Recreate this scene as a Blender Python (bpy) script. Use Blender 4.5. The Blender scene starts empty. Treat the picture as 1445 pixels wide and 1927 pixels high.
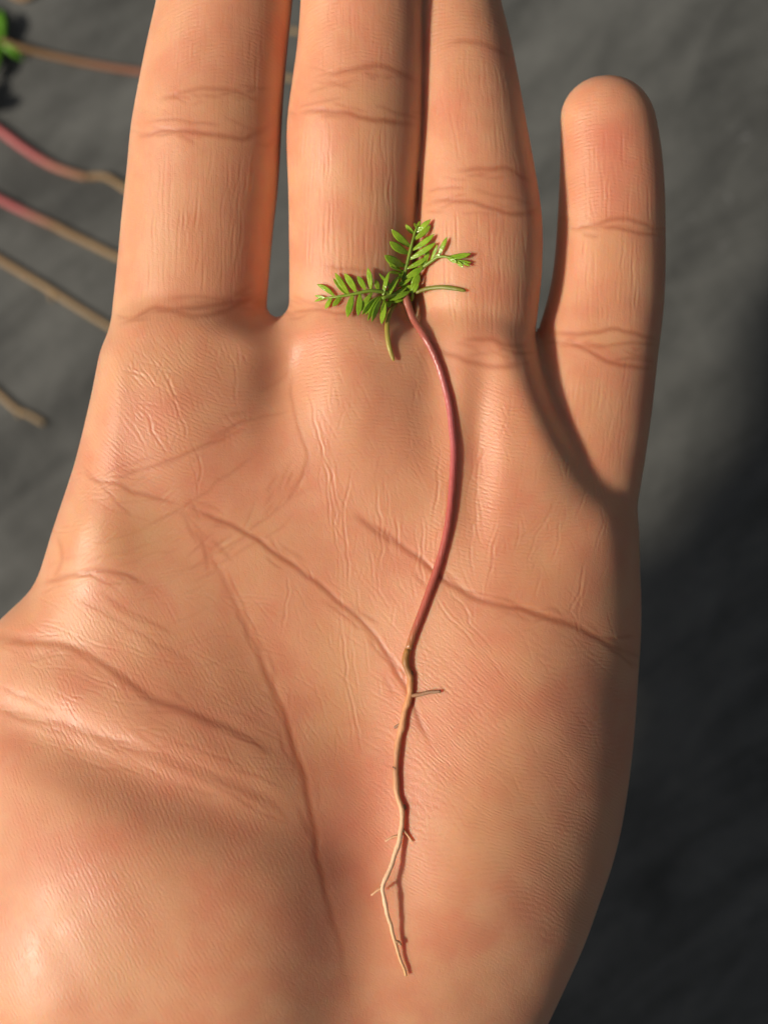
import bpy, math, random
import numpy as np
from mathutils import Vector

random.seed(7); np.random.seed(7)
S = bpy.context.scene
MM = 0.001
PXMM = 13.8          # photograph pixels per millimetre on the palm plane
D = 190.0            # camera height above the palm plane (mm)
TABLE = 120.0        # height of the palm plane above the table (mm)
CX, CY = 722.5, 963.5

# ------------------------------------------------------------------ camera
cam = bpy.data.cameras.new('camera'); camo = bpy.data.objects.new('camera', cam)
S.collection.objects.link(camo); S.camera = camo
camo.location = (0, 0, (TABLE + D) * MM)
camo.rotation_euler = (0, 0, 0)
cam.sensor_width = 36; cam.sensor_fit = 'AUTO'
cam.lens = 36 * D / (1927 / PXMM)
cam.clip_start = 0.01; cam.clip_end = 50
cam.dof.use_dof = True; cam.dof.focus_distance = (D - 1.0) * MM
cam.dof.aperture_fstop = cam.lens / 4.2

# ------------------------------------------------------------------ light
SUN_EL = math.radians(39); SUN_TRAVEL = math.radians(12)   # travels towards +x and a little +y
w = bpy.data.worlds.new('World'); S.world = w; w.use_nodes = True
nt = w.node_tree; bg = nt.nodes['Background']
sky = nt.nodes.new('ShaderNodeTexSky'); sky.sky_type = 'NISHITA'; sky.sun_disc = False
sky.sun_elevation = SUN_EL
tv = Vector((math.cos(SUN_TRAVEL), math.sin(SUN_TRAVEL), -math.tan(SUN_EL))).normalized()
sky.sun_rotation = math.atan2(-tv.x, -tv.y)
sky.air_density = 1.0; sky.dust_density = 4.0; sky.ozone_density = 0.6
hs = nt.nodes.new('ShaderNodeHueSaturation'); hs.inputs['Saturation'].default_value = 0.35   # sky greyed so that its fill in the shadows is less blue
nt.links.new(sky.outputs[0], hs.inputs['Color']); nt.links.new(hs.outputs[0], bg.inputs[0]); bg.inputs[1].default_value = 0.05
sl = bpy.data.lights.new('sun', 'SUN'); so = bpy.data.objects.new('sun', sl); S.collection.objects.link(so)
sl.energy = 5.0; sl.angle = math.radians(5.0); sl.color = (1.0, 0.87, 0.72)
so.rotation_euler = tv.to_track_quat('-Z', 'Y').to_euler()
so.location = (-0.3, -0.1, 0.5)
S.view_settings.view_transform = 'Standard'; S.view_settings.look = 'None'
S.view_settings.exposure = -0.28; S.view_settings.gamma = 1.0
S.view_settings.use_curve_mapping = False
S.render.engine = 'CYCLES'
S.cycles.use_denoising = True
S.cycles.max_bounces = 8

# ------------------------------------------------------------------ helpers
def P(px, py, z=0.0):
    """photo pixel at height z (mm, palm plane = 0) -> x, y in mm"""
    k = (D - z) / D / PXMM
    return (px - CX) * k, -(py - CY) * k

def W(x, y, z):           # hand millimetres -> world metres
    return (x * MM, y * MM, (z + TABLE) * MM)

def tag(o, label=None, cat=None, group=None, kind=None):
    if label: o['label'] = label
    if cat: o['category'] = cat
    if group: o['group'] = group
    if kind: o['kind'] = kind
    return o

def link(name, me, mat=None, parent=None):
    o = bpy.data.objects.new(name, me); S.collection.objects.link(o)
    if mat is not None: me.materials.append(mat)
    if parent is not None: o.parent = parent
    return o

def catmull(pts, step):
    """smooth resampling of a polyline with any number of columns"""
    p = np.array(pts, float)
    if len(p) < 3:
        n = max(2, int(np.linalg.norm(p[-1, :2] - p[0, :2]) / step) + 1)
        t = np.linspace(0, 1, n)[:, None]
        return p[0] * (1 - t) + p[-1] * t
    q = np.vstack([2 * p[0] - p[1], p, 2 * p[-1] - p[-2]])
    out = []
    for i in range(1, len(q) - 2):
        n = max(2, int(np.linalg.norm(q[i + 1, :2] - q[i, :2]) / step))
        t = np.linspace(0, 1, n, endpoint=False)[:, None]
        a, b, c, d = q[i - 1], q[i], q[i + 1], q[i + 2]
        out.append(0.5 * (2 * b + (c - a) * t + (2 * a - 5 * b + 4 * c - d) * t ** 2 + (3 * b - a - 3 * c + d) * t ** 3))
    out.append(p[-1:])
    return np.vstack(out)

def gblur(a, s, axes=None):
    r = int(3 * s) + 1
    k = np.exp(-0.5 * (np.arange(-r, r + 1) / s) ** 2); k /= k.sum()
    for ax in (range(a.ndim) if axes is None else axes):
        pad = [(0, 0)] * a.ndim; pad[ax] = (r, r)
        b = np.pad(a, pad, mode='edge')
        a = np.apply_along_axis(lambda v: np.convolve(v, k, 'valid'), ax, b)
    return a

# ------------------------------------------------------------------ material helpers
def newmat(name):
    m = bpy.data.materials.new(name); m.use_nodes = True
    return m, m.node_tree, m.node_tree.nodes['Principled BSDF']

class NB:
    """tiny node-graph helper"""
    def __init__(s, nt): s.nt = nt
    def n(s, t, **kw):
        nd = s.nt.nodes.new(t)
        for k, v in kw.items(): setattr(nd, k, v)
        return nd
    def set(s, inp, v):
        if isinstance(v, bpy.types.NodeSocket): s.nt.links.new(v, inp)
        else: inp.default_value = v
    def math(s, op, a, b=0.0, c=None, clamp=False):
        nd = s.n('ShaderNodeMath', operation=op, use_clamp=clamp)
        s.set(nd.inputs[0], a); s.set(nd.inputs[1], b)
        if c is not None: s.set(nd.inputs[2], c)
        return nd.outputs[0]
    def mix(s, f, a, b, mode='MIX'):
        nd = s.n('ShaderNodeMix', data_type='RGBA', blend_type=mode)
        s.set(nd.inputs[0], f); s.set(nd.inputs[6], a); s.set(nd.inputs[7], b)
        return nd.outputs[2]
    def attr(s, name):
        return s.n('ShaderNodeAttribute', attribute_name=name).outputs['Fac']
    def coord(s, scale=(1, 1, 1), rot=(0, 0, 0), loc=(0, 0, 0)):
        tc = s.n('ShaderNodeTexCoord'); mp = s.n('ShaderNodeMapping')
        s.nt.links.new(tc.outputs['Object'], mp.inputs[0])
        mp.inputs['Scale'].default_value = scale; mp.inputs['Rotation'].default_value = rot
        mp.inputs['Location'].default_value = loc
        return mp.outputs[0]
    def turned(s, ang, scale, loc):
        mp = s.n('ShaderNodeMapping'); s.nt.links.new(s.coord(rot=(0, 0, ang)), mp.inputs[0])
        mp.inputs['Scale'].default_value = scale; mp.inputs['Location'].default_value = loc
        return mp.outputs[0]
    def noise(s, vec, scale=1.0, detail=3.0, rough=0.55, dist=0.0):
        nd = s.n('ShaderNodeTexNoise'); s.set(nd.inputs['Vector'], vec)
        nd.inputs['Scale'].default_value = scale; nd.inputs['Detail'].default_value = detail
        nd.inputs['Roughness'].default_value = rough; nd.inputs['Distortion'].default_value = dist
        return nd.outputs[0]
    def ramp(s, v, a, b, lo=0.0, hi=1.0, smooth=True):
        nd = s.n('ShaderNodeMapRange', interpolation_type='SMOOTHSTEP' if smooth else 'LINEAR')
        s.set(nd.inputs[0], v); nd.inputs[1].default_value = a; nd.inputs[2].default_value = b
        nd.inputs[3].default_value = lo; nd.inputs[4].default_value = hi
        return nd.outputs[0]
    def bump(s, h, dist, strength=1.0, normal=None):
        nd = s.n('ShaderNodeBump'); s.set(nd.inputs['Height'], h)
        nd.inputs['Distance'].default_value = dist; nd.inputs['Strength'].default_value = strength
        if normal is not None: s.set(nd.inputs['Normal'], normal)
        return nd.outputs[0]

# ------------------------------------------------------------------ tabletop
def table_material():
    m, nt, bs = newmat('dark_slate'); g = NB(nt)
    c = g.coord(rot=(.63, .51, .4), loc=(0, 0, .0137))
    big = g.noise(c, 13, 5, 0.6, 1.2)
    st1 = g.noise(g.turned(math.radians(-33), (16, 70, 1), (.13, .31, .43)), 1.0, 5, 0.62, 1.0)     # wiped streaks
    st2 = g.noise(g.turned(math.radians(22), (60, 14, 1), (.4, .2, .37)), 1.0, 5, 0.65, 1.4)
    spk = g.noise(c, 420, 4, 0.7, .5)
    v = g.math('ADD', g.math('MULTIPLY', g.ramp(big, .32, .68), 0.34), g.math('MULTIPLY', g.ramp(st1, .32, .68), 0.36))
    v = g.math('ADD', v, g.math('MULTIPLY', g.ramp(st2, .3, .72), 0.22))
    v = g.math('ADD', v, g.math('MULTIPLY', g.ramp(spk, .35, .7), 0.12))
    col = g.mix(v, (0.026, 0.029, 0.029, 1), (0.135, 0.143, 0.139, 1))
    # pale chalky scuffs
    sc = g.ramp(g.noise(g.coord((1, 1, 1), loc=(0.3, 0.1, .0031)), 130, 4, 0.6, 1.0), .64, .76)
    sc = g.math('MULTIPLY', sc, g.ramp(g.noise(g.coord(loc=(.05, .02, 0)), 18, 2), .50, .64))
    col = g.mix(g.math('MULTIPLY', sc, 0.45), col, (0.34, 0.36, 0.38, 1))
    g.set(bs.inputs['Base Color'], col)
    g.set(bs.inputs['Roughness'], g.ramp(st1, .3, .7, .72, .5))
    bs.inputs['Specular IOR Level'].default_value = 0.35
    g.set(bs.inputs['Normal'], g.bump(g.math('ADD', spk, g.math('MULTIPLY', st2, .5)), 0.00025, 0.35))
    return m

me = bpy.data.meshes.new('tabletop')
T = 0.6
bmv = [(-T, -T, 0), (T, -T, 0), (T, T, 0), (-T, T, 0), (-T, -T, -.03), (T, -T, -.03), (T, T, -.03), (-T, T, -.03)]
me.from_pydata(bmv, [], [(0, 1, 2, 3), (7, 6, 5, 4), (0, 4, 5, 1), (1, 5, 6, 2), (2, 6, 7, 3), (3, 7, 4, 0)])
tag(link('tabletop', me, table_material()), 'dark grey slate tabletop with wiped chalky streaks', kind='structure')

# ================================================================== HAND
# fingers: rows are (photo y, left edge, right edge, top height mm); tips run out of the picture
FINGERS = {
 'index': dict(rows=[(-330, 365, 545, 1.0), (-250, 338, 556, 1.2), (-120, 318, 558, 1.0), (0, 297, 551, .6), (90, 276, 541, .2), (170, 261, 534, .2), (240, 247, 530, .6), (300, 243, 527, .2),
        (360, 236, 523, -.2), (430, 229, 514, -.4), (520, 221, 506, -.6), (600, 212, 499, -1.0), (700, 208, 500, -1.0), (860, 215, 530, -2.0)],
        tip=-300, tipL=9.5, root=880, ratio=.84),
 'middle': dict(rows=[(-480, 590, 775, 2.0), (-380, 575, 790, 2.0), (-200, 570, 795, 1.6), (0, 566, 796, 1.0), (80, 561, 798, .6), (160, 549, 799, .6), (220, 539, 799, 1.0), (280, 538, 797, .8),
        (350, 543, 788, .2), (430, 544, 782, 0), (500, 545, 777, -.2), (590, 544, 768, -.6), (700, 545, 770, -.8), (860, 540, 775, -2.0)],
        tip=-470, tipL=9.5, root=880, ratio=.86),
 'ring': dict(rows=[(-260, 745, 880, -4.0), (-120, 742, 915, -4.2), (0, 748, 941, -4.0), (80, 758, 962, -3.6), (160, 768, 977, -3.0), (240, 776, 991, -2.0), (320, 782, 1006, -1.0), (390, 783, 1018, -.4),
        (440, 780, 1021, -.3), (520, 777, 1019, -.4), (600, 776, 1010, -.6), (660, 785, 1000, -1.0), (760, 800, 1005, -1.2), (880, 810, 1010, -2.2)],
        tip=-270, tipL=9.0, root=890, ratio=.86),
 'pinky': dict(rows=[(120, 1052, 1228, -5.0), (210, 1054, 1229, -5.0), (260, 1055, 1241, -4.8), (340, 1053, 1249, -4.8), (430, 1048, 1251, -5.0), (500, 1043, 1251, -5.0), (560, 1032, 1249, -5.0),
        (620, 1012, 1243, -4.2), (680, 998, 1235, -3.8), (750, 995, 1228, -3.6), (820, 993, 1219, -3.6), (890, 990, 1208, -4.0), (980, 985, 1192, -5.2), (1100, 980, 1185, -8)],
        tip=228, tipL=6.4, root=1110, ratio=.80),
}
for f in FINGERS.values():
    R = []
    for (py, l, r, zt) in f['rows']:
        hw = (r - l) / 2 / PXMM; h = hw * f['ratio']; zc = zt - h
        (xl, y), (xr, _) = P(l, py, zc), P(r, py, zc)
        R.append((y, (xl + xr) / 2, (xr - xl) / 2, zc, h))
    R = np.array(R)[::-1]
    ys = np.arange(R[0, 0] - 5, R[-1, 0] + 5, .5)
    f['ys'] = ys
    f['tab'] = [gblur(np.interp(ys, R[:, 0], R[:, j]), 4.0) for j in range(1, 5)]
    zc = R[-1, 3]; f['ytip'] = P(0, f['tip'], zc)[1]; f['yroot'] = P(0, f['root'], zc)[1]

def finger_f(f, X, Y, Z):
    cx, hw, zc, h = [np.interp(Y, f['ys'], t) for t in f['tab']]
    a = np.abs(X - cx) / hw; b = np.abs(Z - zc) / h
    e = np.maximum(0, (Y - f['ytip']) / f['tipL']) + np.maximum(0, (f['yroot'] - Y) / 8)
    p = 2.05
    return ((a ** p + b ** p + e ** p) ** (1 / p) - 1) * np.minimum(hw, h)

PALM = [(222, 640), (250, 590), (350, 566), (470, 588), (520, 606), (565, 588), (650, 560), (735, 585), (768, 606), (800, 596), (900, 590), (985, 640),
        (1012, 700), (1040, 760), (1075, 820), (1125, 890), (1170, 935), (1192, 985), (1198, 1060), (1202, 1140), (1200, 1210), (1194, 1290), (1188, 1370),
        (1179, 1450), (1165, 1540), (1147, 1615), (1121, 1690), (1096, 1760), (1063, 1835), (1022, 1925), (965, 2040), (880, 2200), (740, 2450), (500, 2850), (200, 3350),
        (-660, 3350), (-600, 2900), (-500, 2550), (-400, 2250), (-320, 2050), (-260, 1880), (-210, 1700), (-160, 1500), (-110, 1330), (-50, 1225), (-8, 1178), (35, 1137), (72, 1097),  # unseen wrist and forearm edge, widened so its shadow covers the lower-right table
        (105, 1005), (130, 932), (150, 870), (168, 800), (187, 725), (204, 655)]
PZC, PH = -12.5, 12.5
poly = np.array([P(x, y, PZC) for x, y in PALM])
poly = catmull(np.vstack([poly, poly[:1]]), 1.0)[:-1]
GX0, GX1, GY0, GY1, GR = -104.0, 62.0, -186.0, 115.0, 0.5
gx = np.arange(GX0, GX1, GR); gy = np.arange(GY0, GY1, GR)

def poly_sd(px, py, V):
    d = np.full(px.shape, 1e9); inside = np.zeros(px.shape, bool)
    for i in range(len(V)):
        a = V[i]; b = V[(i + 1) % len(V)]; e = b - a
        t = np.clip(((px - a[0]) * e[0] + (py - a[1]) * e[1]) / (e @ e + 1e-12), 0, 1)
        d = np.minimum(d, (px - a[0] - t * e[0]) ** 2 + (py - a[1] - t * e[1]) ** 2)
        c = (a[1] > py) != (b[1] > py)
        if c.any():
            xx = a[0] + (py - a[1]) / (e[1] if e[1] != 0 else 1e-12) * e[0]
            inside ^= c & (px < xx)
    d = np.sqrt(d)
    return np.where(inside, d, -d)          # positive inside

QX, QY = np.meshgrid(gx[::2], gy[::2])
pd = poly_sd(QX, QY, poly)
pd = gblur(pd, 1.2)

class Map:
    def __init__(s, a, x0, y0, r): s.a, s.x0, s.y0, s.r = a, x0, y0, r
    def __call__(s, X, Y):
        u = np.clip((X - s.x0) / s.r, 0, s.a.shape[1] - 1.001); v = np.clip((Y - s.y0) / s.r, 0, s.a.shape[0] - 1.001)
        i = u.astype(int); j = v.astype(int); fu = u - i; fv = v - j
        a = s.a
        return (a[j, i] * (1 - fu) + a[j, i + 1] * fu) * (1 - fv) + (a[j + 1, i] * (1 - fu) + a[j + 1, i + 1] * fu) * fv
PD = Map(pd, GX0, GY0, 2 * GR)
RPY = [P(0, y, -6)[1] for y in (1700, 1250, 1000, 850, 700)]; RPV = [27.0, 22.0, 12.0, 7.5, 6.0]
def palm_f(X, Y, Z):
    d = PD(X, Y)
    RP = np.interp(Y, RPY, RPV)
    a = np.maximum(0, RP - d) / RP
    b = np.abs(Z - PZC) / PH
    p = 2.1
    return ((a ** p + b ** p) ** (1 / p) - 1) * 11.0

THUMB = [((100, 1760), -16, 12), ((-150, 1580), -20, 12), ((-330, 1440), -27, 10.5), ((-420, 1350), -35, 9)]
thumb = [np.array([*P(x, y, z), z, r]) for (x, y), z, r in THUMB]
def thumb_f(X, Y, Z):
    d = None
    for a, b in zip(thumb[:-1], thumb[1:]):
        e = b[:3] - a[:3]
        t = np.clip(((X - a[0]) * e[0] + (Y - a[1]) * e[1] + (Z - a[2]) * e[2]) / (e @ e), 0, 1)
        q = np.sqrt((X - a[0] - t * e[0]) ** 2 + (Y - a[1] - t * e[1]) ** 2 + (Z - a[2] - t * e[2]) ** 2) - (a[3] + t * (b[3] - a[3]))
        d = q if d is None else np.minimum(d, q)
    return d

def smin(a, b, k):
    h = np.maximum(k - np.abs(a - b), 0) / k
    return np.minimum(a, b) - h * h * k * .25

def hand_f(X, Y, Z):
    f = np.minimum(finger_f(FINGERS['index'], X, Y, Z), np.minimum(finger_f(FINGERS['middle'], X, Y, Z), finger_f(FINGERS['ring'], X, Y, Z)))
    p = smin(palm_f(X, Y, Z), thumb_f(X, Y, Z), 8.0)
    f = smin(p, f, 3.0)
    return smin(f, finger_f(FINGERS['pinky'], X, Y, Z), 1.6)

# --- polygonise (surface nets)
H = 0.60
ax = np.arange(GX0 + 2, GX1 - 2, H); ay = np.arange(GY0 + 2, GY1 - 2, H); az = np.arange(-46, 6, H)
Fv = np.empty((len(az), len(ay), len(ax)), np.float32)
MX, MY = np.meshgrid(ax, ay)
for k, z in enumerate(az):
    Fv[k] = hand_f(MX, MY, np.full(MX.shape, z))
Fv[:, 0, :] = 5; Fv[:, -1, :] = 5; Fv[:, :, 0] = 5; Fv[:, :, -1] = 5; Fv[0] = 5; Fv[-1] = 5
# top-surface height map of the plain volume
neg = Fv < 0
topk = len(az) - 1 - np.argmax(neg[::-1], axis=0)
has = neg.any(axis=0); kk = np.clip(topk, 0, len(az) - 2)
J, I = np.indices(kk.shape)
f0 = Fv[kk, J, I]; f1 = Fv[kk + 1, J, I]
ztop = np.where(has, az[kk] + H * f0 / np.minimum(f0 - f1, -1e-6) * 1.0, -30.0)
ZT0 = Map(ztop, ax[0], ay[0], H)

def surface_nets(F, ax, ay, az):
    s = F < 0
    nz, ny, nx = F.shape
    c = [s[dz:nz - 1 + dz, dy:ny - 1 + dy, dx:nx - 1 + dx] for dz in (0, 1) for dy in (0, 1) for dx in (0, 1)]
    cnt = sum(q.astype(np.int8) for q in c)
    act = (cnt > 0) & (cnt < 8)
    kz, ky, kx = np.nonzero(act)
    idx = np.full(act.shape, -1, np.int64); idx[kz, ky, kx] = np.arange(len(kz))
    corners = [(dz, dy, dx) for dz in (0, 1) for dy in (0, 1) for dx in (0, 1)]
    val = [F[kz + a, ky + b, kx + d] for a, b, d in corners]
    acc = np.zeros((len(kz), 3)); n = np.zeros(len(kz))
    for i in range(8):
        for j in range(i + 1, 8):
            A, B = np.array(corners[i]), np.array(corners[j])
            if np.abs(A - B).sum() != 1: continue
            m = (val[i] < 0) != (val[j] < 0)
            t = val[i] / np.where(np.abs(val[i] - val[j]) < 1e-9, 1e-9, val[i] - val[j])
            acc[m] += A + t[m, None] * (B - A); n += m
    acc /= n[:, None]
    V = np.stack([ax[0] + H * (kx + acc[:, 2]), ay[0] + H * (ky + acc[:, 1]), az[0] + H * (kz + acc[:, 0])], 1)
    quads = []
    # edges along x
    for axis in range(3):
        a = [slice(1, -1)] * 3; b = [slice(1, -1)] * 3
        a[axis] = slice(0, -1); b[axis] = slice(1, None)
        s0, s1 = s[tuple(a)], s[tuple(b)]
        for flip in (False, True):
            e = np.nonzero((s0 & ~s1) if not flip else (~s0 & s1))
            base = [e[i] + (0 if i == axis else 1) for i in range(3)]
            o = [i for i in range(3) if i != axis]
            def cell(da, db):
                q = list(base); q[o[0]] = q[o[0]] - da; q[o[1]] = q[o[1]] - db
                return idx[q[0], q[1], q[2]]
            qd = np.stack([cell(1, 1), cell(0, 1), cell(0, 0), cell(1, 0)], 1)
            # index order is (z, y, x): orient so that normals point outwards
            fl = flip ^ (axis == 1)
            quads.append(qd[:, ::-1] if not fl else qd)
    return V, np.vstack(quads)

V, Q = surface_nets(Fv, ax, ay, az)
def grad(X, Y, Z, e=.15):
    return np.stack([hand_f(X + e, Y, Z) - hand_f(X - e, Y, Z), hand_f(X, Y + e, Z) - hand_f(X, Y - e, Z), hand_f(X, Y, Z + e) - hand_f(X, Y, Z - e)], 1) / (2 * e)
for _ in range(2):
    f0 = hand_f(V[:, 0], V[:, 1], V[:, 2]); g = grad(V[:, 0], V[:, 1], V[:, 2])
    st = f0[:, None] * g / np.maximum((g * g).sum(1), .05)[:, None]
    V -= np.clip(st, -.3, .3)
del Fv, neg

# --- broad relief (mounds and hollows), millimetres in z; centre in photo pixels
def blob(px, py, z, amp, rx, ry, rot, pw):
    return (*P(px, py, z), amp, rx / PXMM, ry / PXMM, -math.radians(rot), pw)
BLOBS = [blob(*b) for b in [
    (280, 1830, 10, 12.5, 360, 420, 0, 1.5),     # ball of the thumb
    (870, 1640, 3, 6.0, 290, 420, 12, 1.0),      # heel of the little-finger side
    (980, 1280, 2, 1.6, 200, 230, 0, 1.0),
    (680, 1720, 0, -2.6, 110, 330, 4, 1.0),      # channel between them
    (620, 1230, -2, -2.2, 250, 260, 0, 1.0),     # hollow of the palm
    (330, 790, 0, 1.8, 135, 170, 10, 1.0),       # pads under the fingers
    (680, 760, 0, 1.3, 105, 170, 0, 1.0),
    (975, 880, 0, 1.3, 100, 200, 18, 1.0),
    (535, 690, 0, -2.6, 56, 110, 10, 1.0),       # hollows between the pads
    (815, 730, 0, -.8, 45, 150, 0, 1.0),
    (900, 830, 0, -1.1, 30, 160, 3, 1.0),
    (470, 600, 0, -1.0, 60, 40, 0, 1.0),
    (150, 1010, 0, 1.6, 110, 110, 0, 1.0),
    (60, 1160, 0, .8, 150, 55, -14, 1.0),       # rolls of skin towards the thumb
    (110, 1285, 0, .4, 210, 58, 16, 1.0),
    (250, 1450, 3, -1.7, 320, 58, 19, 1.0),
]]
def broad(X, Y):
    o = np.zeros_like(X)
    for bx, by, a, rx, ry, r, pw in BLOBS:
        c, s = math.cos(r), math.sin(r)
        u = ((X - bx) * c + (Y - by) * s) / rx; v = (-(X - bx) * s + (Y - by) * c) / ry
        o += a * np.exp(-(u * u + v * v) ** pw)
    return o

def P2(px, py):
    """pixel -> x, y on the real skin height"""
    z = 0.0
    for _ in range(4):
        x, y = P(px, py, z)
        A = np.array([x]); B = np.array([y])
        z = float((np.maximum(ZT0(A, B), -14) + broad(A, B))[0])
    return x, y

# --- creases and folds
CR = 0.1
CD, CB, CW = 0.125, 0.30, 0.48      # overall depth of lines, of broad grooves, and line width
cx0, cy0 = -70.0, -92.0
cnx, cny = int(132 / CR), int(180 / CR)
crease = np.zeros((cny, cnx)); red_shade = np.zeros((cny, cnx))
def stroke(pts, depth, width, red=0.5, taper=.22, lip=.35, side=0.0, jit=0.0, raw=False):
    """pts in photo pixels; depth mm; width mm; side adds a step: one bank higher than the other"""
    if not raw:
        depth *= CD if width < 2 else CB; side *= CD; width = width * CW if width < 2 else width
    q = np.array([P2(*p) for p in pts])
    q = catmull(q, .25)
    n = len(q)
    if jit:
        q = q + gblur(np.random.randn(n, 2) * jit * 4, 3.0, axes=[0])
    tt = np.linspace(0, 1, n)
    tp = np.clip(np.minimum(tt, 1 - tt) / taper, 0, 1); tp = tp * tp * (3 - 2 * tp)
    tan = np.gradient(q, axis=0); tan /= np.linalg.norm(tan, axis=1)[:, None] + 1e-9
    R = width * 3.4; rn = int(R / CR) + 2
    i0 = np.maximum(0, ((q[:, 0] - cx0) / CR).astype(int) - rn); j0 = np.maximum(0, ((q[:, 1] - cy0) / CR).astype(int) - rn)
    a0, a1 = i0.min(), min(cnx, i0.max() + 2 * rn + 2); b0, b1 = j0.min(), min(cny, j0.max() + 2 * rn + 2)
    if a1 <= a0 or b1 <= b0: return
    dd = np.full((b1 - b0, a1 - a0), 1e9); tw = np.zeros_like(dd); sg = np.zeros_like(dd)
    xs = cx0 + CR * np.arange(a0, a1); ys = cy0 + CR * np.arange(b0, b1)
    for k in range(n):
        ia, ib = i0[k] - a0, min(i0[k] - a0 + 2 * rn + 1, a1 - a0); ja, jb = j0[k] - b0, min(j0[k] - b0 + 2 * rn + 1, b1 - b0)
        if ib <= ia or jb <= ja: continue
        dx = xs[ia:ib][None, :] - q[k, 0]; dy = ys[ja:jb][:, None] - q[k, 1]
        d2 = dx * dx + dy * dy
        cur = dd[ja:jb, ia:ib]; m = d2 < cur
        cur[m] = d2[m]; tw[ja:jb, ia:ib][m] = tp[k]
        sg[ja:jb, ia:ib][m] = (tan[k, 0] * dy - tan[k, 1] * dx)[m]
    d = np.sqrt(dd); d[d > R] = 1e3
    u = d / width
    if not raw: lip = lip * .28
    prof = -np.exp(-u ** 1.6) * 1.0 + lip * np.exp(-((u - 1.7) / .8) ** 2)
    crease[b0:b1, a0:a1] += depth * tw * prof
    if side:
        us = np.clip(sg / width, -50, 50)
        crease[b0:b1, a0:a1] += np.where(d < 1e2, side * tw * np.tanh(us * 1.2) * np.exp(-(u / 2.0) ** 2), 0)
    st = red * tw * np.exp(-(u * .95) ** 2)  # colour mask of the lines: skin redness plus painted-in crease shade
    red_shade[b0:b1, a0:a1] = np.maximum(red_shade[b0:b1, a0:a1], st)

# finger joints -----------------------------------------------------------
MAJ = [
 # index
 ([(290, 190), (330, 176), (385, 165), (440, 170), (495, 192)], .34, .75, .55), ([(246, 262), (280, 250), (340, 247), (400, 253), (460, 258), (528, 272)], .45, .75, .75),
 ([(268, 232), (320, 222), (370, 228), (430, 236)], .22, .55, .45), ([(420, 215), (470, 240), (530, 268)], .15, .5, .3),
 ([(212, 612), (250, 597), (290, 578), (350, 578), (420, 570), (500, 580)], .5, .8, .7), ([(262, 592), (310, 582), (380, 590), (450, 574), (508, 560)], .4, .8, .6),
 ([(300, 566), (360, 556), (430, 560), (500, 545)], .25, .7, .4), ([(215, 590), (250, 600), (290, 590)], .25, .5, .4),
 # middle
 ([(600, 146), (650, 134), (705, 124), (760, 138), (795, 165)], .40, .85, .7), ([(550, 217), (600, 206), (660, 214), (720, 228), (795, 234)], .48, .8, .8),
 ([(552, 206), (600, 192), (650, 180)], .22, .55, .4), ([(570, 180), (620, 160), (680, 150)], .18, .6, .35), ([(700, 195), (760, 215), (795, 228)], .2, .6, .4),
 ([(538, 592), (580, 581), (640, 590), (710, 592)], .35, .6, .55), ([(545, 568), (600, 572), (660, 566)], .2, .6, .35), ([(608, 496), (650, 506), (700, 512)], .2, .6, .45),
 # ring
 ([(835, 84), (885, 78), (930, 90), (968, 112)], .30, .8, .55), ([(845, 324), (890, 318), (935, 314), (970, 322), (1008, 348)], .36, .8, .65), ([(800, 362), (840, 352), (880, 352)], .25, .55, .45),
 ([(797, 390), (830, 377), (880, 378), (930, 392), (975, 402), (1018, 402)], .42, .75, .75), ([(880, 352), (930, 365), (1012, 390)], .18, .6, .35),
 ([(860, 640), (915, 636), (950, 648), (1000, 655)], .35, .75, .6), ([(810, 648), (860, 672), (910, 686), (995, 692)], .38, .8, .6), ([(930, 655), (965, 662), (998, 664)], .25, .5, .5),
 # pinky
 ([(1058, 434), (1100, 427), (1130, 420), (1165, 411), (1205, 418), (1250, 445)], .38, .7, .7), ([(1115, 424), (1165, 430), (1210, 440), (1250, 446)], .36, .6, .7),
 ([(1022, 622), (1085, 628), (1150, 620), (1190, 628), (1240, 650)], .38, .7, .7), ([(1060, 642), (1110, 650), (1170, 646), (1240, 655)], .28, .55, .5),
 ([(1055, 632), (1100, 655), (1150, 682), (1200, 690), (1232, 696)], .42, .7, .75), ([(1140, 678), (1190, 675), (1235, 682)], .25, .5, .45),
]
for p, dpt, wd, rd in MAJ: stroke(p, dpt, wd, rd, jit=.08)
# soft bulge grooves at the joints
for p, dpt, wd in [([(246, 225), (390, 210), (530, 232)], .35, 3.0), ([(540, 190), (670, 178), (798, 195)], .35, 3.0), ([(785, 362), (900, 352), (1018, 370)], .35, 3.0),
                   ([(1046, 436), (1150, 424), (1250, 440)], .35, 2.6), ([(1005, 648), (1120, 652), (1240, 670)], .4, 2.6), ([(215, 600), (360, 575), (505, 575)], .5, 2.6),
                   ([(540, 592), (650, 590), (760, 600)], .5, 2.4), ([(790, 650), (890, 668), (995, 680)], .5, 2.6)]:
    stroke(p, dpt, wd, 0.0, taper=.1, lip=.15)
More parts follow.
